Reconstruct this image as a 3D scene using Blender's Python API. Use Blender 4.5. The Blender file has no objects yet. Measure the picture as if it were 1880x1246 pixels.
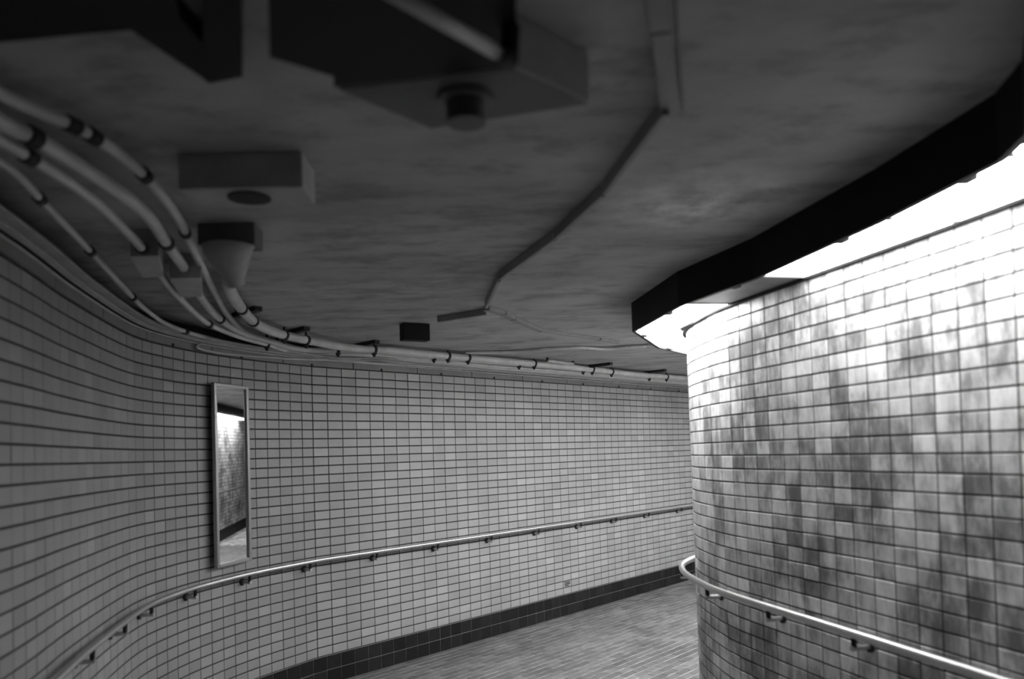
import bpy, bmesh, math, random
import numpy as np
from mathutils import Matrix, Vector
random.seed(7)
C = bpy.context.scene.collection
# ------------------------------------------------------------------ camera, world, exposure
F, EPS, ROLL = 1377.0, 0.025, 0.028
PY = 788 - F*math.tan(EPS)                      # image row of the optical axis
fw = Vector((0, math.cos(EPS), math.sin(EPS)))
up0 = Vector((0, -math.sin(EPS), math.cos(EPS)))
rt = math.cos(ROLL)*Vector((1, 0, 0)) - math.sin(ROLL)*up0
up = math.sin(ROLL)*Vector((1, 0, 0)) + math.cos(ROLL)*up0
cam_d = bpy.data.cameras.new('camera'); cam = bpy.data.objects.new('camera', cam_d); C.objects.link(cam)
cam.matrix_world = Matrix(((rt.x, up.x, -fw.x, 0), (rt.y, up.y, -fw.y, 0), (rt.z, up.z, -fw.z, 0), (0, 0, 0, 1)))
cam_d.sensor_width = 36; cam_d.lens = 36*F/1880; cam_d.shift_y = (PY - 623)/1880
cam_d.clip_start = 0.05
cam_d.dof.use_dof = True; cam_d.dof.focus_distance = 7.5; cam_d.dof.aperture_fstop = 1.5
bpy.context.scene.camera = cam
world = bpy.data.worlds.new('world'); bpy.context.scene.world = world
world.use_nodes = True; world.node_tree.nodes['Background'].inputs[0].default_value = (0, 0, 0, 1)
vs = bpy.context.scene.view_settings
vs.view_transform = 'Standard'; vs.look = 'None'; vs.gamma = 1; vs.use_curve_mapping = False; vs.exposure = 0.0
PANEL = {3: 15, 4: 17, 5: 17, 7: 32, 8: 52, 9: 38, 10: 32, 11: 36, 12: 36, 13: 14, 14: 12}   # strength of each lit diffuser, nearest first

# ------------------------------------------------------------------ ramp frame: every level sits on a plane falling 3 % away from the camera
GA, GB = 0.00563, -0.03032
def g(x, y): return GA*x + GB*y
def ray(x, y): return (x-940)/F*rt + fw - (y-PY)/F*up
def at(x, y, k):                                # photo pixel -> point on the level k above the ramp plane
    d = ray(x, y); return d*(k/(d.z - GA*d.x - GB*d.y))
def proj(p):
    D = p.dot(fw)
    if D < .05: return None
    return 940 + F*p.dot(rt)/D, PY - F*p.dot(up)/D, D
ROW, ZB = 0.07, 0.225
def rowk(n): return ZB - ROW*n
TOPK, CEILK, BASEK, FLOORK = rowk(-7), 0.88, rowk(25), rowk(28.15)

# ------------------------------------------------------------------ plan curves of the two walls
def catmull(P, n=24):
    P = [np.array(p, float) for p in P]; P = [2*P[0]-P[1]] + P + [2*P[-1]-P[-2]]; o = []
    for i in range(1, len(P)-2):
        p0, p1, p2, p3 = P[i-1:i+3]
        for t in np.arange(n)/n:
            o.append(.5*((2*p1)+(-p0+p2)*t+(2*p0-5*p1+4*p2-p3)*t*t+(-p0+3*p1-3*p2+p3)*t**3))
    o.append(P[-2]); return np.array(o)
class Curve:
    def __init__(s, P, side):
        s.P = P; s.side = side
        s.S = np.concatenate([[0], np.cumsum(np.hypot(*np.diff(P, axis=0).T))]); s.L = s.S[-1]
    def pt(s, t, off=0.0):
        x = np.interp(t, s.S, s.P[:, 0]); y = np.interp(t, s.S, s.P[:, 1])
        n = s.nrm(t); return x + n[0]*off, y + n[1]*off
    def tan(s, t):
        a, b = max(t-.06, 0), min(t+.06, s.L)
        v = np.array([np.interp(b, s.S, s.P[:, i]) - np.interp(a, s.S, s.P[:, i]) for i in (0, 1)])
        return v/np.hypot(*v)
    def nrm(s, t):
        v = s.tan(t); return (s.side*v[1], -s.side*v[0])   # side +1: corridor lies right of the direction of travel
dirv = np.array([3.863, 4.135]); dirv /= np.hypot(*dirv)
LW = catmull([(-.95, -2.6), (-1.05, -1.2), (-1.2, 0), (-1.42, 1.2), (-1.694, 2.481), (-1.896, 3.222), (-2.09, 4.1),
              (-2.085, 4.55), (-2.007, 4.9), (-1.85, 5.30), (-1.547, 5.807)])
LW = np.vstack([LW, [LW[-1] + dirv*k for k in np.linspace(.1, 12, 110)]])
RW = catmull([(2.3, -2.6), (2.1, -1.), (1.86, .8), (1.70, 1.8), (1.585, 2.332), (1.505, 2.635), (1.397, 3.021), (1.213, 3.656),
              (1.126, 4.005), (1.096, 4.348), (1.10, 4.60), (1.16, 4.87), (1.30, 5.12), (1.50, 5.36)])
RW = np.vstack([RW, [RW[-1] + dirv*k for k in np.linspace(.1, 12, 110)]])
LC, RC = Curve(LW, 1), Curve(RW, -1)
def lean(curve, k):                             # the inner wall leans very slightly over the passage
    return (-.012*(k+.05), -.030*(k+.05)) if curve is RC else (0, 0)
def P3(curve, s, k, off=0.0):
    x, y = curve.pt(s, off); lx, ly = lean(curve, k); x += lx; y += ly
    return Vector((x, y, g(x, y) + k))

# ------------------------------------------------------------------ materials
def mat(name, build):
    m = bpy.data.materials.new(name); m.use_nodes = True; nt = m.node_tree
    b = nt.nodes['Principled BSDF']; build(nt, b); return m
def N(nt, t, **kw):
    n = nt.nodes.new(t)
    for k, v in kw.items():
        if k.startswith('i_'): n.inputs[int(k[2:]) if k[2:].isdigit() else k[2:]].default_value = v
        else: setattr(n, k, v)
    return n
def noise(nt, scale, detail=4, sc=(1, 1, 1), rough=.6):
    gpos = N(nt, 'ShaderNodeNewGeometry'); mp = N(nt, 'ShaderNodeMapping'); mp.inputs['Scale'].default_value = sc
    n = N(nt, 'ShaderNodeTexNoise'); n.inputs['Scale'].default_value = scale; n.inputs['Detail'].default_value = detail
    n.inputs['Roughness'].default_value = rough
    nt.links.new(gpos.outputs['Position'], mp.inputs[0]); nt.links.new(mp.outputs[0], n.inputs['Vector']); return n.outputs[0]
def ramp(nt, src, *stops):
    r = N(nt, 'ShaderNodeValToRGB'); e = r.color_ramp.elements
    while len(e) < len(stops): e.new(.5)
    for i, (p, v) in enumerate(stops): e[i].position = p; e[i].color = (v, v, v, 1)
    nt.links.new(src, r.inputs[0]); return r.outputs[0]
def math_(nt, op, a, b=None):
    n = N(nt, 'ShaderNodeMath', operation=op)
    for i, v in enumerate((a, b)):
        if v is None: continue
        if isinstance(v, (int, float)): n.inputs[i].default_value = v
        else: nt.links.new(v, n.inputs[i])
    return n.outputs[0]
def bump(nt, b, src, strength, dist=.01):
    n = N(nt, 'ShaderNodeBump'); n.inputs['Strength'].default_value = strength; n.inputs['Distance'].default_value = dist
    nt.links.new(src, n.inputs['Height']); nt.links.new(n.outputs[0], b.inputs['Normal'])
def rnd(nt):
    oi = N(nt, 'ShaderNodeObjectInfo'); ge = N(nt, 'ShaderNodeNewGeometry')
    return math_(nt, 'FRACT', math_(nt, 'ADD', oi.outputs['Random'], ge.outputs['Random Per Island']))
def setcol(nt, b, v): nt.links.new(v, b.inputs['Base Color'])
def plain(name, v, rough=.5, metal=0.0, var=.15):
    def f(nt, b):
        b.inputs['Roughness'].default_value = rough; b.inputs['Metallic'].default_value = metal
        setcol(nt, b, ramp(nt, noise(nt, 9, 5), (.3, v*(1-var)), (.7, min(1, v*(1+var)))))
    return mat(name, f)
def tile_light(nt, b, q=1.13):
    base = ramp(nt, rnd(nt), (0, .27*q), (.12, .30*q), (.85, .325*q), (1, .37*q))
    dirt = ramp(nt, noise(nt, 1.6, 5, (1, 1, .5)), (.35, .88), (.65, 1.04))
    setcol(nt, b, math_(nt, 'MULTIPLY', base, dirt)); b.inputs['Roughness'].default_value = .42
    bump(nt, b, noise(nt, 14, 2), .08, .002)
def tile_grimy(nt, b):
    r = rnd(nt)
    base = ramp(nt, r, (0, .60), (.3, .70), (.75, .77), (1, .84))
    patch = noise(nt, 2.3, 6, (1, 1, .8), .65)               # big worn patches
    streak = noise(nt, 20, 4, (1, 1, .28), .7)               # vertical drips within a tile
    m = math_(nt, 'ADD', math_(nt, 'MULTIPLY', patch, .62), math_(nt, 'ADD', math_(nt, 'MULTIPLY', streak, .34), math_(nt, 'MULTIPLY', math_(nt, 'SUBTRACT', r, .2), .08)))
    m = ramp(nt, m, (.41, .26), (.47, .46), (.52, .80), (.61, 1.12))
    setcol(nt, b, math_(nt, 'MULTIPLY', base, m)); b.inputs['Roughness'].default_value = .38
    bump(nt, b, noise(nt, 16, 3), .10, .002)
def tile_dark(nt, b):
    setcol(nt, b, math_(nt, 'MULTIPLY', ramp(nt, rnd(nt), (0, .008), (1, .017)), ramp(nt, noise(nt, 12, 5), (.3, .8), (.7, 1.3))))
    b.inputs['Roughness'].default_value = .6; b.inputs['Specular IOR Level'].default_value = .2
def floor_f(nt, b):
    w = ramp(nt, noise(nt, 2.2, 6), (.35, .75), (.65, 1.2))
    setcol(nt, b, math_(nt, 'MULTIPLY', ramp(nt, rnd(nt), (0, .10), (1, .17)), w))
    nt.links.new(ramp(nt, noise(nt, 6, 5), (.3, .36), (.7, .55)), b.inputs['Roughness']); bump(nt, b, noise(nt, 60, 3), .4, .003)
def ceil_f(nt, b):
    big = ramp(nt, noise(nt, 1.3, 7, (1, 1.6, 1)), (.34, .27), (.5, .345), (.66, .42))
    st = ramp(nt, noise(nt, 3.5, 8, (.8, 1.6, 1), .7), (.36, .62), (.5, 1.0), (.72, 1.16))
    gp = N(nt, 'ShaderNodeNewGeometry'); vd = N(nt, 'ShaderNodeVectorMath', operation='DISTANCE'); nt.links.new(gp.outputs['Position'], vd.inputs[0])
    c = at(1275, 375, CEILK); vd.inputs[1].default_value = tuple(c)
    bright_spot = math_(nt, 'MULTIPLY', ramp(nt, vd.outputs['Value'], (.0, 1), (.42, 0)), ramp(nt, noise(nt, 7, 7, rough=.7), (.38, 0), (.62, 1)))   # bright spot of light put into the ceiling colour
    setcol(nt, b, math_(nt, 'ADD', math_(nt, 'MULTIPLY', big, st), math_(nt, 'MULTIPLY', bright_spot, .45))); b.inputs['Roughness'].default_value = .7
    bump(nt, b, noise(nt, 25, 6), .25, .01)
M = dict(tile=mat('glazed_tile', tile_light), tile_narrow_shaded=mat('glazed_tile_narrow_shaded', lambda nt, b: tile_light(nt, b, .90)), grimy=mat('stained_tile', tile_grimy), dark=mat('dark_tile', tile_dark),  # narrow tiles darker: shade of the near curve put into their colour
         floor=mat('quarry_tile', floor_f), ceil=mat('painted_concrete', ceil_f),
         grout=plain('dark_grout', .03, .9), pale=plain('pale_grout', .20, .9), under=mat('floor_grout', lambda nt, b: setcol(nt, b, ramp(nt, noise(nt, 9, 5), (.38, .14), (.58, .62)))),
         raceway=plain('painted_raceway', .24, .6), black=plain('black_steel_and_shadow', .012, .55), box=plain('grey_box', .36, .6),  # black also colours the shadows built on the ceiling
         darkbox=plain('dark_grey_box', .10, .6), pipe=plain('painted_conduit', .5, .35), cable=plain('grey_cable', .30, .5),
         trim=plain('painted_trim', .17, .5), lip=plain('bright_trim_edge', .5, .4), clamp=plain('clamp_iron', .03, .5),
         steel=plain('brushed_steel', .55, .40, 1.0, .05), frame=plain('mirror_frame', .4, .35, .8, .05),
         fascia=plain('black_fascia', .009, .6), off=plain('unlit_diffuser', .22, .5))
for n_ in ('black', 'fascia', 'clamp'): M[n_].node_tree.nodes['Principled BSDF'].inputs['Specular IOR Level'].default_value = .12
def mirror_f(nt, b): b.inputs['Base Color'].default_value = (.9, .9, .9, 1); b.inputs['Metallic'].default_value = 1; b.inputs['Roughness'].default_value = .02
M['mirror'] = mat('mirror_glass', mirror_f)
def lit_f(nt, b):
    b.inputs['Base Color'].default_value = (.8, .8, .8, 1); b.inputs['Emission Color'].default_value = (1, 1, 1, 1); b.inputs['Emission Strength'].default_value = 14
for i_ in range(3, 20):
    M[i_] = mat('lit_diffuser', lit_f); M[i_].node_tree.nodes['Principled BSDF'].inputs['Emission Strength'].default_value = PANEL.get(i_, 14)

# ------------------------------------------------------------------ mesh helpers
def obj(name, verts, faces, m, parent=None, smooth=False, loc=(0, 0, 0)):
    me = bpy.data.meshes.new(name); me.from_pydata([tuple(v) for v in verts], [], faces)
    me.materials.append(m); me.update()
    if smooth: me.polygons.foreach_set('use_smooth', [True]*len(me.polygons))
    o = bpy.data.objects.new(name, me); C.objects.link(o); o.location = loc
    if parent: o.parent = parent
    return o
def tag(o, label=None, cat=None, group=None, kind=None):
    for k, v in (('label', label), ('category', cat), ('group', group), ('kind', kind)):
        if v: o[k] = v
    return o
def empty(name, loc=(0, 0, 0)):
    o = bpy.data.objects.new(name, None); o.empty_display_size = .05; C.objects.link(o); o.location = loc; return o
BOXF = [(0, 1, 2, 3), (7, 6, 5, 4), (0, 4, 5, 1), (1, 5, 6, 2), (2, 6, 7, 3), (3, 7, 4, 0)]
def prism(pts, k0, k1):                          # plan polygon (x,y) between two levels of the ramp
    n = len(pts); v = [Vector((x, y, g(x, y)+k)) for k in (k0, k1) for x, y in pts]
    a = sum(pts[i][0]*pts[(i+1) % n][1]-pts[(i+1) % n][0]*pts[i][1] for i in range(n))
    f = [tuple(range(n))[::-1], tuple(range(n, 2*n))] + [(i, (i+1) % n, n+(i+1) % n, n+i) for i in range(n)]
    if a < 0: f = [tuple(reversed(q)) for q in f]
    return v, f
def boxat(c, u, hw, hd, k0, k1):                 # oriented box: plan centre, unit direction u, half sizes
    u = np.array(u)/np.hypot(*u); w = np.array([-u[1], u[0]]); c = np.array(c)
    return prism([tuple(c+a*u*hw+b*w*hd) for a, b in ((-1, -1), (1, -1), (1, 1), (-1, 1))], k0, k1)
def join(*parts):
    V, Fc = [], []
    for v, f in parts:
        o = len(V); V += list(v); Fc += [tuple(i+o for i in q) for q in f]
    return V, Fc
def bevel(o, w, seg=2):
    md = o.modifiers.new('bevel', 'BEVEL'); md.width = w; md.segments = seg; md.limit_method = 'ANGLE'; return o
def smoothpath(pts, n=8):
    P = [Vector(p) for p in pts]
    if len(P) < 3: return P
    P = [2*P[0]-P[1]] + P + [2*P[-1]-P[-2]]; o = []
    for i in range(1, len(P)-2):
        a, b, c, d = P[i-1:i+3]
        for j in range(n):
            t = j/n; o.append(.5*((2*b)+(c-a)*t+(2*a-5*b+4*c-d)*t*t+(3*b-a-3*c+d)*t**3))
    o.append(P[-2]); return o
def tube(path, r, n=10):
    V, Fc = [], []
    for i, p in enumerate(path):
        t = (path[min(i+1, len(path)-1)] - path[max(i-1, 0)]).normalized()
        a = t.cross(Vector((0, 0, 1)))
        if a.length < .05: a = t.cross(Vector((0, 1, 0)))
        a.normalize(); b = a.cross(t)
        rr = r[i] if isinstance(r, (list, tuple)) else r
        V += [p + rr*(math.cos(q)*a + math.sin(q)*b) for q in [2*math.pi*j/n for j in range(n)]]
    for i in range(len(path)-1):
        for j in range(n):
            Fc.append((i*n+j, i*n+(j+1) % n, (i+1)*n+(j+1) % n, (i+1)*n+j))
    Fc.append(tuple(range(n))[::-1]); Fc.append(tuple((len(path)-1)*n+j for j in range(n)))
    return V, Fc
def strip(curve, s0, s1, off0, off1, ka, kb, ds=.06):   # solid band following a wall between offsets and levels
    n = max(2, int((s1-s0)/ds)); V, Fc = [], []
    for i in range(n+1):
        s = s0+(s1-s0)*i/n
        V += [P3(curve, s, ka, off0), P3(curve, s, ka, off1), P3(curve, s, kb, off1), P3(curve, s, kb, off0)]
    for i in range(n):
        for j in range(4): Fc.append((i*4+j, i*4+(j+1) % 4, i*4+4+(j+1) % 4, i*4+4+j))
    Fc += [(3, 2, 1, 0), (n*4, n*4+1, n*4+2, n*4+3)]
    if curve is RC: Fc = [tuple(reversed(q)) for q in Fc]
    return V, Fc
# a tile: flat face with softened edge, standing 4 mm proud of the grout
def tile_geo(curve, s, k, w, h, t=.004, dev=0.0):
    e = .0022 if curve is LC else .0011; V = []
    for off, ins in ((0, 0), (t-.0015+dev, 0), (t+dev, e)):
        for a, b in ((-1, -1), (1, -1), (1, 1), (-1, 1)):
            V.append(P3(curve, s+a*(w/2-ins), k+b*(h/2-ins), off))
    Fc = [(8, 9, 10, 11)]
    for l in (0, 4):
        for j in range(4): Fc.append((l+j, l+(j+1) % 4, l+4+(j+1) % 4, l+4+j))
    if curve is RC: Fc = [tuple(reversed(q)) for q in Fc]
    return V, Fc
def lay_tiles(curve, parent, cells, m, vis, t=.004, limit=300, name='tile'):
    """cells: (s, k, w, h); the `limit` that show largest become parts, the rest one joined part."""
    sc = []
    for i, (s, k, w, h) in enumerate(cells):
        pr = proj(P3(curve, s, k)); a = 0
        if pr and -30 < pr[0] < 1910 and -20 < pr[1] < 1266 and vis(pr, s): 
            e0, e1 = proj(P3(curve, s-w/2, k)), proj(P3(curve, s+w/2, k))
            a = abs(e1[0]-e0[0])*h*F/pr[2] if e0 and e1 else 0
        sc.append((-a, i))
    big = set(i for a, i in sorted(sc)[:limit] if a < 0)
    V, Fc = [], []; cache = {}
    for i, (s, k, w, h) in enumerate(cells):
        if i in big:
            c = P3(curve, s, k); key = (round(s, 3), round(h, 3), curve is RC and round(k, 1))
            if key not in cache:
                v, f = tile_geo(curve, s, k, w, h, t); me = bpy.data.meshes.new(name)
                me.from_pydata([tuple(p-c) for p in v], [], f); me.materials.append(m); cache[key] = me
            o = bpy.data.objects.new(name, cache[key]); C.objects.link(o); o.parent = parent
            n = curve.nrm(s); d = random.uniform(-.0008, .0006); o.location = c + Vector((n[0]*d, n[1]*d, 0))
            o.rotation_euler = (random.uniform(-.004, .004), random.uniform(-.004, .004), random.uniform(-.006, .006))
        else:
            v, f = tile_geo(curve, s, k, w, h, t, random.uniform(-.0008, .0006)); o_ = len(V); V += v; Fc += [tuple(j+o_ for j in q) for q in f]
    if V: tag(obj(name, V, Fc, m, parent), kind='stuff')

# ------------------------------------------------------------------ structure
OUT = .16
def plan_between(o):
    a = [LC.pt(s, -o) for s in np.linspace(0, LC.L, 70)]; b = [RC.pt(s, -o) for s in np.linspace(0, RC.L, 70)]
    return a, b
La, Ra = plan_between(.10)
def slab(k0, k1):
    n = len(La); V, Fc = [], []
    for (x0, y0), (x1, y1) in zip(La, Ra):
        for x, y in ((x0, y0), (x1, y1)):
            V += [Vector((x, y, g(x, y)+k0)), Vector((x, y, g(x, y)+k1))]
    for i in range(n-1):
        b = i*4
        Fc += [(b, b+2, b+6, b+4), (b+1, b+5, b+7, b+3), (b, b+4, b+5, b+1), (b+2, b+3, b+7, b+6)]
    Fc += [(0, 1, 3, 2), (n*4-4, n*4-2, n*4-1, n*4-3)]
    return V, Fc
floor = tag(obj('floor', *slab(FLOORK-.15, FLOORK-.0025), M['under']), kind='structure')
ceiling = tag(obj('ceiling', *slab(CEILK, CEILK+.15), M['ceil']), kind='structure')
wall_left = tag(obj('wall_left', *strip(LC, 0, LC.L, -.1, 0, FLOORK-.15, CEILK+.05), M['grout']), kind='structure')
wall_right = tag(obj('wall_right', *strip(RC, 0, RC.L, -.1, 0, FLOORK-.15, CEILK+.05), M['grout']), kind='structure')
def endwall(name, s0, s1, d):
    a, b = np.array(LC.pt(s0, -.1)), np.array(RC.pt(s1, -.1)); d = np.array(d)*.12
    return tag(obj(name, *prism([tuple(a), tuple(b), tuple(b+d), tuple(a+d)], FLOORK-.15, CEILK+.15), M['grout']), kind='structure')
endwall('wall_back', 0, 0, (0, -1)); endwall('wall_far', LC.L, RC.L, dirv)

# --- wall tiles
S0 = 8.643                                       # the wide joint where the curve ends
cols = []; s = S0
while s > .1: cols.append((s-.05525, .1105)); s -= .1105
s = S0
while s < LC.L-.14: cols.append((s+.06775, .1355)); s += .1355
VENT = (11.691, rowk(23.5))
cells = []
for sc_, w in cols:
    for n in range(-7, 25):
        k = rowk(n+.5)
        if abs(sc_-VENT[0]) < .068 and abs(k-VENT[1]) < .03: continue
        gap = .007 if abs(sc_-w/2-S0) < .01 or abs(sc_+w/2-S0) < .01 else .0045
        cells.append((sc_, k, w-gap-(.001 if w > .12 else 0), ROW-.0092))
lay_tiles(LC, wall_left, [c for c in cells if c[2] < .12], M['tile_narrow_shaded'], lambda p, s: p[0] < 1262, limit=220)
lay_tiles(LC, wall_left, [c for c in cells if c[2] > .12], M['tile'], lambda p, s: p[0] < 1262, limit=80)
rc = []; s = 4.997
while s > .12: rc.append((s-.05425, .1085)); s -= .1085
s = 4.997
while s < 6.6: rc.append((s+.05425, .1085)); s += .1085
while s < RC.L-.14: rc.append((s+.065, .13)); s += .13
cells = [(s_, rowk(n+.5), w-.0068, ROW-.0078) for s_, w in rc for n in range(-7, 25)]
lay_tiles(RC, wall_right, cells, M['grimy'], lambda p, s: s < 7.3 and p[1] > 340, t=.003)
# --- dark tile base along both walls
for curve, nm in ((LC, 'baseboard_left'), (RC, 'baseboard_right')):
    bb = tag(obj(nm, *strip(curve, .02, curve.L-.02, .0005, .0025, FLOORK-.003, BASEK-.002), M['pale']), kind='structure')
    cells = []; s = .15
    while s < curve.L-.15:
        for i in (0, 1): cells.append((s, BASEK-.003-.110*(i+.5), .129-.0045, .110-.005))
        s += .129
    lay_tiles(curve, bb, cells, M['dark'], (lambda p, s: p[0] < 1290) if curve is LC else (lambda p, s: False), t=.0065)

# --- floor tiles: running bond, long side along the straight passage
u = dirv; w_ = np.array([u[1], -u[0]])           # along / across (towards the inner wall)
TL, TW = .152, .076
big, rest = [], ([], [])
polyL = [LC.pt(s, .003) for s in np.linspace(0, LC.L, 160)]; polyR = [RC.pt(s, 0) for s in np.linspace(0, RC.L, 160)]
poly = np.array(polyL + polyR[::-1])
def inside(x, y):
    c = False; j = len(poly)-1
    for i in range(len(poly)):
        xi, yi = poly[i]; xj, yj = poly[j]
        if (yi > y) != (yj > y) and x < (xj-xi)*(y-yi)/(yj-yi)+xi: c = not c
        j = i
    return c
o0 = np.array([-1.547, 5.807]); cand = []
for i in range(-48, 58):
    for j in range(-10, 60):
        c = o0 + u*(i+.5*(j % 2))*TL + w_*(j+.5)*TW
        if c[1] < 1.2 or not inside(*c): continue
        p = Vector((c[0], c[1], g(*c)+FLOORK)); pr = proj(p)
        vis = pr and -20 < pr[0] < 1300 and pr[1] < 1275
        cand.append((-(F/pr[2])**2/pr[2] if vis else 0, c))
cand.sort(key=lambda q: q[0])
def ftile(c, z=0):
    v, f = boxat(c, u, TL/2-.003, TW/2-.0038, FLOORK-.004, FLOORK-.0008+z); v2, _ = boxat(c, u, TL/2-.006, TW/2-.0066, FLOORK-.004, FLOORK+.0002+z)
    V = v + v2[4:]; return V, [(8, 9, 10, 11)] + [(i, (i+1) % 4, 4+(i+1) % 4, 4+i) for i in range(4)] + [(4+i, 4+(i+1) % 4, 8+(i+1) % 4, 8+i) for i in range(4)]
fm = None; V, Fc = [], []
for i, (a, c) in enumerate(cand):
    if i < 300 and a < 0:
        if fm is None:
            v, f = ftile((0, 0)); fm = bpy.data.meshes.new('floor_tile'); fm.from_pydata([tuple(q) for q in v], [], f); fm.materials.append(M['floor'])
        o = bpy.data.objects.new('floor_tile', fm); C.objects.link(o); o.parent = floor
        o.location = (c[0], c[1], g(*c)+random.uniform(-.0006, .0008))
    else:
        v, f = ftile(c, random.uniform(-.0006, .0008)); n = len(V); V += v; Fc += [tuple(q+n for q in x) for x in f]
tag(obj('floor_tile', V, Fc, M['floor'], floor), kind='stuff')

# --- trim board above the left wall tiles, with its bright top angle
tr = tag(obj('trim_1', *strip(LC, .05, LC.L-.05, .001, .006, TOPK+.002, TOPK+.054), M['clamp']), kind='structure')
s = .06
TJ = [9.69, 10.35, 11.06, 11.77, 12.44, 13.13]
js = [s for s in np.arange(9.69-.67*14, 9.6, .67)] + TJ + list(np.arange(13.8, LC.L-.1, .67))
for a, b in zip(js[:-1], js[1:]):
    if a < .1: continue
    bo = obj('trim_board', *strip(LC, a+.004, b-.004, .006, .018, TOPK+.003, TOPK+.050), M['trim'], tr)
obj('trim_lip', *strip(LC, .1, LC.L-.1, .002, .026, TOPK+.051, TOPK+.057), M['lip'], tr)
for a, b in zip(js[:-1], js[1:]):                # screw bosses along the lower edge
    if a > 7 and b < 14.5:
        sm = a+.42*(b-a); obj('screw_boss', *tube([P3(LC, sm, TOPK+.010, .017), P3(LC, sm, TOPK+.010, .026)], .010, 8), M['clamp'], tr)

# ------------------------------------------------------------------ the light trough round the inner wall
FAS = [(.92, -2.2), (.80, -.2), (1.0, 1.38), (1.222, 1.747), (1.264, 1.91), (1.20, 2.425), (1.045, 3.19), (.85, 3.756), (.741, 4.53), (1.043, 5.321), (1.37, 5.80)]
e = np.array(FAS[-1]); far = [tuple(e+dirv*t) for t in (1.2, 2.4, 3.6, 4.8, 6.0, 7.2, 8.4, 9.6)]
FAS = FAS + far
def wall_s(x, y):
    d = np.hypot(RW[:, 0]-x, RW[:, 1]-y); return RC.S[int(np.argmin(d))]
ws = [wall_s(*p) for p in FAS]
tro = empty('light_trough', (1.2, 3.0, g(1.2, 3.0)+TOPK))
tag(tro, 'fluorescent ceiling light trough with black fascia and white diffusers following the curved inner tiled wall', 'ceiling light')
def under(o): o.parent = tro; o.matrix_parent_inverse = Matrix.Translation(-tro.location); return o
def wpt(s, off): x, y = RC.pt(s, off); lx, ly = lean(RC, TOPK); return (x+lx, y+ly)
p_ = at(1247, 603, TOPK); VX = (p_.x, p_.y)
for i in range(len(FAS)-1):
    a, b = np.array(FAS[i]), np.array(FAS[i+1]); d = (b-a)/np.hypot(*(b-a)); n = np.array([-d[1], d[0]])
    # fascia board, outer face on the traced line
    n_in = -n
    q = [tuple(a), tuple(b), tuple(b+n_in*.02), tuple(a+n_in*.02)]
    under(obj('fascia_panel', *prism(q, TOPK-.012, CEILK-.001), M['fascia']))
    # diffuser panel between fascia and wall
    m_ = 8
    inner = [wpt(ws[i]+.008+(ws[i+1]-ws[i]-.016)*j/m_, .022) for j in range(m_+1)]
    if i in (7, 8):                              # the angle runs straight to a sharp corner here, off the round wall
        e0, e1 = (wpt(ws[7], .026), VX) if i == 7 else (VX, wpt(ws[9], .026)); inner = [tuple(np.array(e0)+(np.array(e1)-np.array(e0))*j/m_) for j in range(m_+1)]
        outw = [wpt(ws[i]+(ws[i+1]-ws[i])*j/m_, -.02) for j in range(m_+1)]
        under(obj('corner_plate', *prism(inner+outw[::-1], TOPK-.004, TOPK+.004), M['fascia']))
    a2, b2 = a+n_in*.022+d*.006, b+n_in*.022-d*.006
    unlit = i == 6 or i < 3
    pl = under(obj('diffuser', *prism([tuple(a2), tuple(b2)]+inner[::-1], TOPK+.004, TOPK+.010), M['off'] if unlit else M[i]))
    if i == 6:                                   # slipped panel: a slit of light stays open beside the fascia
        L_ = np.hypot(*(b-a)); c0_, c1_ = a+d*L_*.22+n_in*.021, b-d*.01+n_in*.021
        under(obj('light_slit', *prism([tuple(c0_), tuple(c1_), tuple(c1_+n_in*.022), tuple(c0_+n_in*.010)], TOPK+.001, TOPK+.003), M[12]))
    if i == 6: pl['label'] = 'unlit grey diffuser panel'
    under(obj('cross_bar', *prism([tuple(a+n_in*.02-d*.004), tuple(a+n_in*.02+d*.004), wpt(ws[i]+.004, .02), wpt(ws[i]-.004, .02)], TOPK-.001, TOPK+.012), M['darkbox']))
    # small fastening tab on the lower edge of the fascia
    mid = a*.72+b*.28+n_in*.03
    under(obj('tab', *boxat(mid, d, .022, .016, TOPK-.012, TOPK-.001), M['fascia']))
under(obj('wall_angle', *strip(RC, ws[0], ws[-1], .004, .026, TOPK-.008, TOPK+.013), M['fascia']))

# ------------------------------------------------------------------ handrails
def handrail(curve, s0, s1, off, k, r, brackets, label):
    path = [P3(curve, s, k, off) for s in np.arange(s0, s1, .05)]
    a0 = [P3(curve, s0-.02, k, off*.5), P3(curve, s0-.03, k, .006)]
    o = obj('handrail', *tube(a0[::-1]+path, r, 16), M['steel'], smooth=True); tag(o, label, 'handrail')
    for s in brackets:
        n = curve.nrm(s); nv = Vector((n[0], n[1], 0))
        base = P3(curve, s, k-.058, .004)
        br = obj('bracket', *tube([base, base+nv*.010], .024, 12), M['clamp'], o)
        obj('bracket_post', *tube([base+nv*(off-.006), base+nv*(off-.004)+Vector((0, 0, .058-r*.7))], .011, 8), M['clamp'], br)
        obj('bracket_peg', *tube([base+nv*.010, base+nv*(off+.006)], .0115, 10), M['steel'], br)
    return o
handrail(LC, 3.2, LC.L-.3, .075, -.772, .0150, [5.3, 5.9, 6.42, 6.88, 7.40, 7.94, 8.52, 9.17, 9.83, 10.50, 11.18, 11.87, 12.52, 13.2, 13.96, 14.6, 15.3], 'long steel handrail on the curved outer tiled wall below the mirror')
handrail(RC, 1.5, RC.L-.3, .085, -.765, .0185, [2.6, 3.2, 3.9, 4.5, 5.1, 5.68, 6.24, 6.82, 7.45, 8.1, 8.8, 9.5, 10.2, 11.0], 'bright steel handrail wrapping round the stained inner wall')

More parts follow.
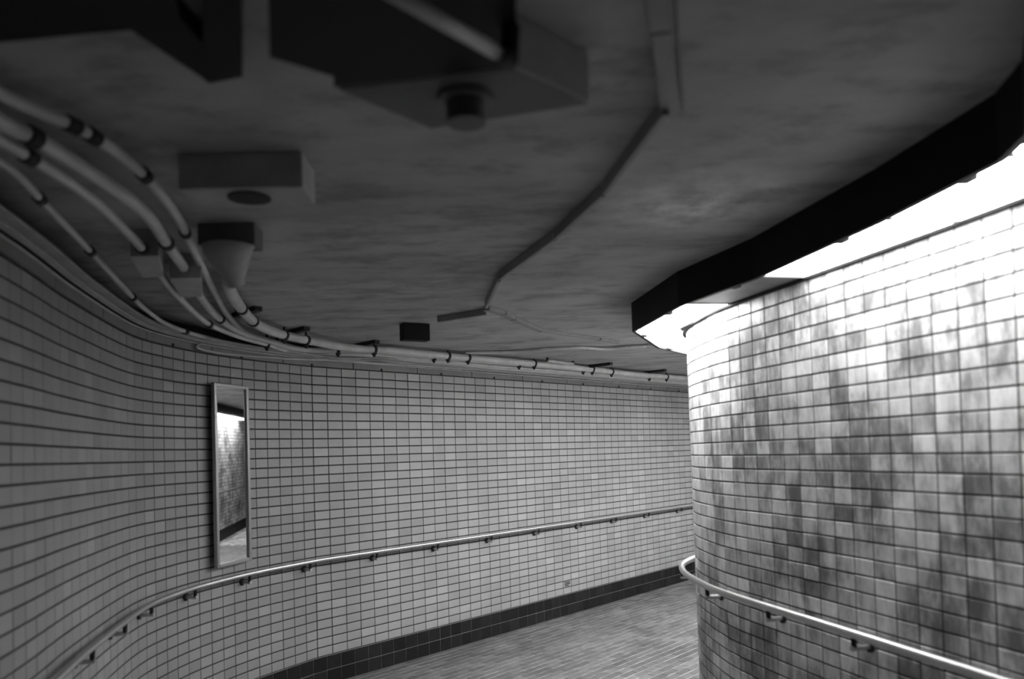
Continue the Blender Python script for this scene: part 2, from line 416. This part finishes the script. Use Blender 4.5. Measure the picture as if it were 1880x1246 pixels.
# ------------------------------------------------------------------ mirror
A, B = Vector((-1.972, 4.902, 0)), Vector((-1.868, 5.246, 0))
ud = (B-A).normalized(); nd = Vector((ud.y, -ud.x, 0)); cz = (A+B)/2; hw = (B-A).length/2
zc = g(cz.x, cz.y); kt, kb_ = .522, -.690
mr = empty('wall_mirror', (cz.x, cz.y, zc+kb_)); tag(mr, 'tall narrow framed mirror fixed to the bend of the tiled wall', 'mirror')
def mq(u0, u1, z0, z1, d0, d1, name, m, parent=mr):
    sl = GA*ud.x+GB*ud.y; V = []
    for d in (d0, d1):
        for uu, zz in ((u0, z0), (u1, z0), (u1, z1), (u0, z1)): V.append(cz+ud*uu+nd*d+Vector((0, 0, zc+zz+uu*sl)))
    o = obj(name, V, [(3, 2, 1, 0), (4, 5, 6, 7), (0, 1, 5, 4), (1, 2, 6, 5), (2, 3, 7, 6), (3, 0, 4, 7)], m)
    o.parent = parent; o.matrix_parent_inverse = Matrix.Translation(-mr.location); return o
fwid = .026
mq(-hw+.02, hw-.02, kb_+.02, kt-.02, .012, .022, 'glass', M['mirror'])
for nm, a in (('frame_side', (-hw, -hw+fwid, kb_, kt)), ('frame_side', (hw-fwid, hw, kb_, kt)), ('frame_rail', (-hw+fwid, hw-fwid, kt-fwid, kt)), ('frame_rail', (-hw+fwid, hw-fwid, kb_, kb_+fwid))):
    bevel(mq(*a, .006, .036, nm, M['frame']), .005)

# ------------------------------------------------------------------ small slotted vent in the outer wall
vt = obj('wall_vent', *strip(LC, VENT[0]-.062, VENT[0]+.062, .0, .004, VENT[1]-.03, VENT[1]+.03), M['tile'])
tag(vt, 'small slotted vent plate among the light tiles just above the dark base', 'vent')
for i, dk in enumerate((-.017, .002, .020)):
    obj('slot', *strip(LC, VENT[0]-.045, VENT[0]+.045-(.02 if i == 0 else 0), .004, .007, VENT[1]+dk-.0045, VENT[1]+dk+.0045), M['black'], vt)

# ------------------------------------------------------------------ conduits under the ceiling
def clamp_on(parent, p, r, drop=True):
    if not drop:
        t = p[1].normalized(); return obj('clamp', *tube([p[0]-t*.018, p[0]+t*.018], r+.006, 12), M['clamp'], parent)
              # strap round the pipe, a pointed bolt below it, a strut up to the ceiling
    t = p[1].normalized(); c = p[0]; a = t.cross(Vector((0, 0, 1))).normalized()
    ring = tube([c-t*.012, c+t*.012], r+.005, 12)
    cone = tube([c+Vector((0, 0, -r)), c+Vector((0, 0, -r-.030))], [.022, .006], 8)
    top = g(c.x, c.y)+CEILK
    post = tube([c+Vector((0, 0, r*.5)), Vector((c.x, c.y, top))], .008, 6)
    return obj('clamp', *join(ring, cone, post), M['clamp'], parent)
def conduit(pix, k, tail, r, label, name='conduit', m='pipe', clamps=(), hide=None):
    pts = [at(x, y, kk if kk else k) for x, y, kk in [(q+(None,))[:3] for q in pix]]
    if tail:
        s0, off, kt_ = tail
        pts += [P3(LC, s, kt_+.004*math.sin(s*2.1+off*9), off+.012*math.sin(s*1.3+off*20)) for s in np.arange(s0, LC.L-.2, .35)]
    path = smoothpath(pts, 6)
    for p in path:                               # keep clear of the wall
        d = np.hypot(LC.P[:, 0]-p.x, LC.P[:, 1]-p.y); i = int(np.argmin(d)); n = LC.nrm(LC.S[i])
        o_ = (p.x-LC.P[i, 0])*n[0]+(p.y-LC.P[i, 1])*n[1]
        mo = max(r+.032, tail[1]*.85 if tail and m == 'cable' else 0)
        if o_ < mo and p.y > 0: p.x += n[0]*(mo-o_); p.y += n[1]*(mo-o_)
    o = obj(name, *tube(path, r, 12), M[m], smooth=True); tag(o, label, 'pipe' if m == 'pipe' else 'cable', 'conduits along the outer wall' if m == 'pipe' else 'thin cables above the tiles')
    if clamps:
        for cx in clamps:
            best = min(range(1, len(path)-1), key=lambda i: abs((proj(path[i]) or (9e9,))[0]-cx))
            clamp_on(o, (path[best], path[best+1]-path[best-1]), r, cx > 480)
    return o
conduit([(418, 512), (424, 535), (440, 562), (458, 583), (480, 600), (515, 613), (562, 624), (640, 638)], .825, (9.2, .37, .835), .029,
        'thickest pale conduit running under the ceiling from the cone shaped fitting', clamps=(443, 466, 521, 561, 694, 822, 862, 984, 1087, 1125, 1222))
conduit([(-60, 140), (20, 182), (72, 205), (125, 226), (170, 250), (218, 282), (265, 322), (300, 362), (330, 405), (346, 440), (372, 492), (396, 540), (420, 580), (455, 612), (520, 632), (580, 643)], .835, (9.0, .235, .845), .015,
        'conduit nearest the ceiling middle at the upper left, curving above the others', clamps=(133, 172, 268, 341, 505))
conduit([(-80, 168), (0, 222), (45, 244), (85, 266), (140, 300), (200, 340), (240, 368), (275, 400), (306, 446), (338, 492), (366, 540), (398, 580), (440, 608), (500, 628), (560, 642)], .82, (9.0, .30, .83), .021,
        'second pale conduit from the ceiling middle at the upper left', clamps=(60, 308, 405, 627, 800, 950, 1070, 1190))
conduit([(-70, 215), (20, 268), (60, 292), (118, 328), (180, 374), (222, 414), (256, 450), (284, 488), (310, 525), (335, 552), (362, 578), (390, 598), (440, 618), (490, 632), (560, 650)], .80, (9.05, .175, .82), .016,
        'third conduit, passing beneath the two small pull boxes', clamps=(52, 262, 385, 486))
conduit([(-60, 255), (30, 318), (80, 372), (115, 408), (150, 444), (200, 498), (250, 552), (278, 576), (305, 594), (350, 611), (420, 629), (500, 646), (570, 658)], .80, (9.0, .125, .81), .012,
        'lowest thick conduit, bent close along the curved outer wall', clamps=(75, 168, 245, 345))
for i, (dx, dy, kk, r, off) in enumerate(((0, 0, .80, .009, .115), (-13, 9, .80, .010, .095), (-27, 18, .80, .008, .075), (-40, 25, .79, .009, .06), (-54, 34, .785, .007, .045))):
    px = [(-80, 330), (0, 385), (60, 430), (120, 492), (170, 535), (215, 572), (262, 602), (320, 621), (390, 636), (470, 652), (560, 668)]
    f_ = [1, 1, 1, 1, .9, .8, .6, .4, .25, .15, .08]
    conduit([(x+dx*q, y+dy*q) for (x, y), q in zip(px, f_)], kk, (9.1, off, kk), r,
            ['uppermost of the five thin cables in the dark corner above the tiles', 'second from the top of the five thin cables above the tiles', 'middle one of the five thin cables above the tiles',
             'second from the bottom of the five thin cables above the tiles', 'lowest of the five thin cables, just above the trim'][i], 'cable', 'cable', clamps=())
# thin looped line just above the tile trim
lp = [P3(LC, s, k, o) for s, k, o in ((7.55, .765, .03), (7.50, .735, .045), (7.62, .722, .05), (7.85, .728, .045), (8.3, .745, .04), (9.0, .775, .035), (10, .782, .035), (11.2, .785, .035), (12.6, .785, .035), (14, .785, .035))]
tag(obj('cable', *tube(smoothpath(lp, 6), .007, 8), M['pipe'], smooth=True), 'thin pale line with a looped end just above the first row of tiles', 'cable')
# wavy conduit crossing the ceiling to the end of the light trough
wv = [(855, 647), (900, 647), (950, 645), (1000, 641), (1060, 638), (1110, 640), (1150, 637), (1195, 634)]
cw = obj('conduit', *tube(smoothpath([at(x, y, .865) for x, y in wv], 6), .014, 10), M['pipe'], smooth=True)
tag(cw, 'wavy thin conduit crossing the ceiling to the far end of the light trough', 'pipe')
for x, y in ((1083, 640), (1192, 634)):
    p = at(x, y, .866); obj('clamp', *tube([p-Vector((.02, 0, 0)), p+Vector((.02, 0, 0))], .02, 10), M['cable'], cw)
# short bar and black block by the pipes
a, b = at(1005, 662, .85), at(1052, 668, .85)
sb = obj('conduit', *tube([a, b], .015, 8), M['pipe'], smooth=True); tag(sb, 'short straight piece of pipe on the ceiling beside the thickest conduit', 'pipe')
for p in (a, b): obj('end_cap', *tube([p, p+Vector((0, 0, .03))], .013, 8), M['clamp'], sb)
# strut channels fixed to the ceiling over the hangers
for x, y, lab in ((478, 568, 'short dark strut on the ceiling beside the kink of the thickest conduit'), (566, 604, 'dark strut on the ceiling at the start of the straight wall'),
                  (694, 628, 'dark strut on the ceiling left of the small black box'), (1122, 668, 'dark strut on the ceiling below the wavy conduit'), (1221, 680, 'dark strut on the ceiling nearest the inner wall corner')):
    p = at(x, y, .865); q = np.array([p.x, p.y]); n = np.array([-.73, .68])
    o = obj('strut', *boxat(q+n*.10+np.array([-.03, 0]), n, .14, .022, .852, CEILK-.001), M['clamp']); tag(o, lab, 'bracket', 'struts over the pipes')

# ------------------------------------------------------------------ surface raceway zigzagging over the ceiling
rp = [at(x, y, .868) for x, y in ((1165, -190), (1207, 0), (1232, 212))] 
rc_ = empty('raceway', tuple(at(1105, 360, CEILK))); tag(rc_, 'angular surface raceway zigzagging across the ceiling', 'cable cover')
def segbox(x0, y0, x1, y1, w, k0, name='raceway_section', ext=.0):
    a, b = at(x0, y0, k0), at(x1, y1, k0); a, b = np.array([a.x, a.y]), np.array([b.x, b.y]); d = b-a; L = np.hypot(*d); d /= L
    o = obj(name, *boxat((a+b)/2, d, L/2+ext, w/2, k0, CEILK-.0005), M['raceway']); o.parent = rc_; o.matrix_parent_inverse = Matrix.Translation(-rc_.location); return bevel(o, .003)
segbox(1180, -230, 1213, 60, .045, .855); segbox(1214, 62, 1229, 208, .045, .855, ext=-.002)
segbox(1232, -150, 1254, 205, .008, .8755, 'raceway_wire')
segbox(1222, 212, 1110, 358, .020, .838); segbox(1108, 361, 1020, 440, .020, .838); segbox(1018, 442, 918, 514, .020, .838); segbox(916, 517, 893, 566, .020, .838)
segbox(893, 570, 922, 578, .05, .853); segbox(924, 579, 940, 587, .05, .855); segbox(942, 588, 990, 608, .045, .857); segbox(992, 609, 1098, 624, .04, .86); segbox(1100, 625, 1134, 631, .04, .86)
segbox(895, 578, 805, 592, .03, .84)
# ------------------------------------------------------------------ boxes on the ceiling
def pixbox(name, near_l, near_r, far_r, kb, label, cat, m, kt=CEILK-.001):
    a, b, c = [at(*p, kb) for p in (near_l, near_r, far_r)]; a, b, c = [np.array([p.x, p.y]) for p in (a, b, c)]
    u_ = (b-a)/np.hypot(*(b-a)); n = np.array([-u_[1], u_[0]]); dep = max(.05, abs(np.dot(c-b, n))); mid = (a+b)/2+n*dep/2
    o = obj(name, *boxat(mid, u_, np.hypot(*(b-a))/2, dep/2, kb, kt), M[m]); bevel(o, .004)
    if label: tag(o, label, cat)
    return o, mid, u_, n, dep
# small black box with the raceway tail
o, mid, u_, n, dep = pixbox('junction_box', (741, 623), (790, 625), (806, 622), .765, 'small black junction box at the far end of the ceiling raceway', 'junction box', 'black')
# large box overhead: grey body, black slab for its shaded front and cast shadow, cylinder below, conduit running in
bx = empty('pull_box', tuple(at(850, 180, .73))); tag(bx, 'large grey pull box hanging from the ceiling overhead, close to the camera', 'junction box')
def inb(o): o.parent = bx; o.matrix_parent_inverse = Matrix.Translation(-bx.location); return o
KB = .765
q = [at(*p, KB) for p in ((615, 163), (947, 125), (1085, 190), (790, 236))]
inb(bevel(obj('body', *prism([(p.x, p.y) for p in q], KB, CEILK-.001), M['box']), .006))
qm = sum(q, Vector())/4; inb(obj('bottom_cover', *prism([(p.x+(qm.x-p.x)*.03, p.y+(qm.y-p.y)*.03) for p in q], KB-.0015, KB-.0002), M['darkbox']))
q2 = [at(*p, KB-.002) for p in ((613, 160), (612, 140), (495, 105), (495, -150), (947, -150), (947, 124))]
inb(obj('shadow_slab', *prism([(p.x, p.y) for p in q2], KB-.002, CEILK-.0015), M['black']))
c0 = at(855, 178, KB); inb(obj('lamp_socket', *join(tube([c0, c0+Vector((0, 0, -.012))], .062, 20), tube([c0+Vector((0, 0, -.01)), c0+Vector((0, 0, -.058))], .042, 20)), M['darkbox'], smooth=False))
a, b = at(640, -60, .70), at(915, 98, .70)
cp = obj('conduit', *tube([a, b], .0125, 12), M['pipe'], smooth=True); tag(cp, 'pale straight conduit under the black shadow slab of the overhead pull box', 'pipe')
obj('end_fitting', *tube([b, b+(b-a).normalized()*.03, b+(b-a).normalized()*.035+Vector((0, 0, .062))], .017, 10), M['black'], cp)
# angular cast shadow left of it, built as thin black shapes
q = [at(*p, .84) for p in ((374, -120), (445, -120), (445, 137), (384, 149), (372, 140))]
fb = obj('shadow_shape', *prism([(p.x, p.y) for p in q], .835, CEILK-.001), M['black']); tag(fb, 'black angular shape for a shadow on the ceiling at the top left', 'bracket')
q = [at(*p, .84) for p in ((-60, -120), (290, -120), (330, 30), (372, 78), (372, 140), (240, 52), (170, 58), (-60, 80))]
obj('shadow_arm', *prism([(p.x, p.y) for p in q], .836, CEILK-.002), M['black'], fb)
# flat box with a round opening
o, mid, u_, n, dep = pixbox('speaker_box', (327, 348), (556, 343), (582, 376), .775, 'flat wide ceiling box with a round dark grille underneath', 'speaker', 'box')
cc = mid - u_*.0; z = g(*cc)+.775
obj('grille', *tube([Vector((cc[0], cc[1], z)), Vector((cc[0], cc[1], z-.004))], .062, 24), M['black'], o)
# box with cone fitting
o, mid, u_, n, dep = pixbox('junction_box', (362, 449), (468, 447), (474, 462), .80, 'junction box with a funnel shaped fitting at the head of the thickest conduit', 'junction box', 'darkbox')
c = at(419, 452, .80); obj('funnel', *tube([c, c+Vector((0, 0, -.02)), c+Vector((0.0, .06, -.115)), c+Vector((0, .07, -.13))], [.095, .09, .035, .034], 20), M['box'], o, smooth=True)
# two small pull boxes
for pts, lab in ((((238, 472), (292, 470), (300, 508), (262, 510)), 'left one of the two small grey pull boxes among the conduits'), (((311, 511), (370, 509), (372, 545), (330, 545)), 'right one of the two small grey pull boxes among the conduits')):
    q = [at(*p, .775) for p in pts]; o = bevel(obj('pull_box', *prism([(p.x, p.y) for p in q], .775, CEILK-.001), M['box']), .004); tag(o, lab, 'junction box', 'small pull boxes among the conduits')
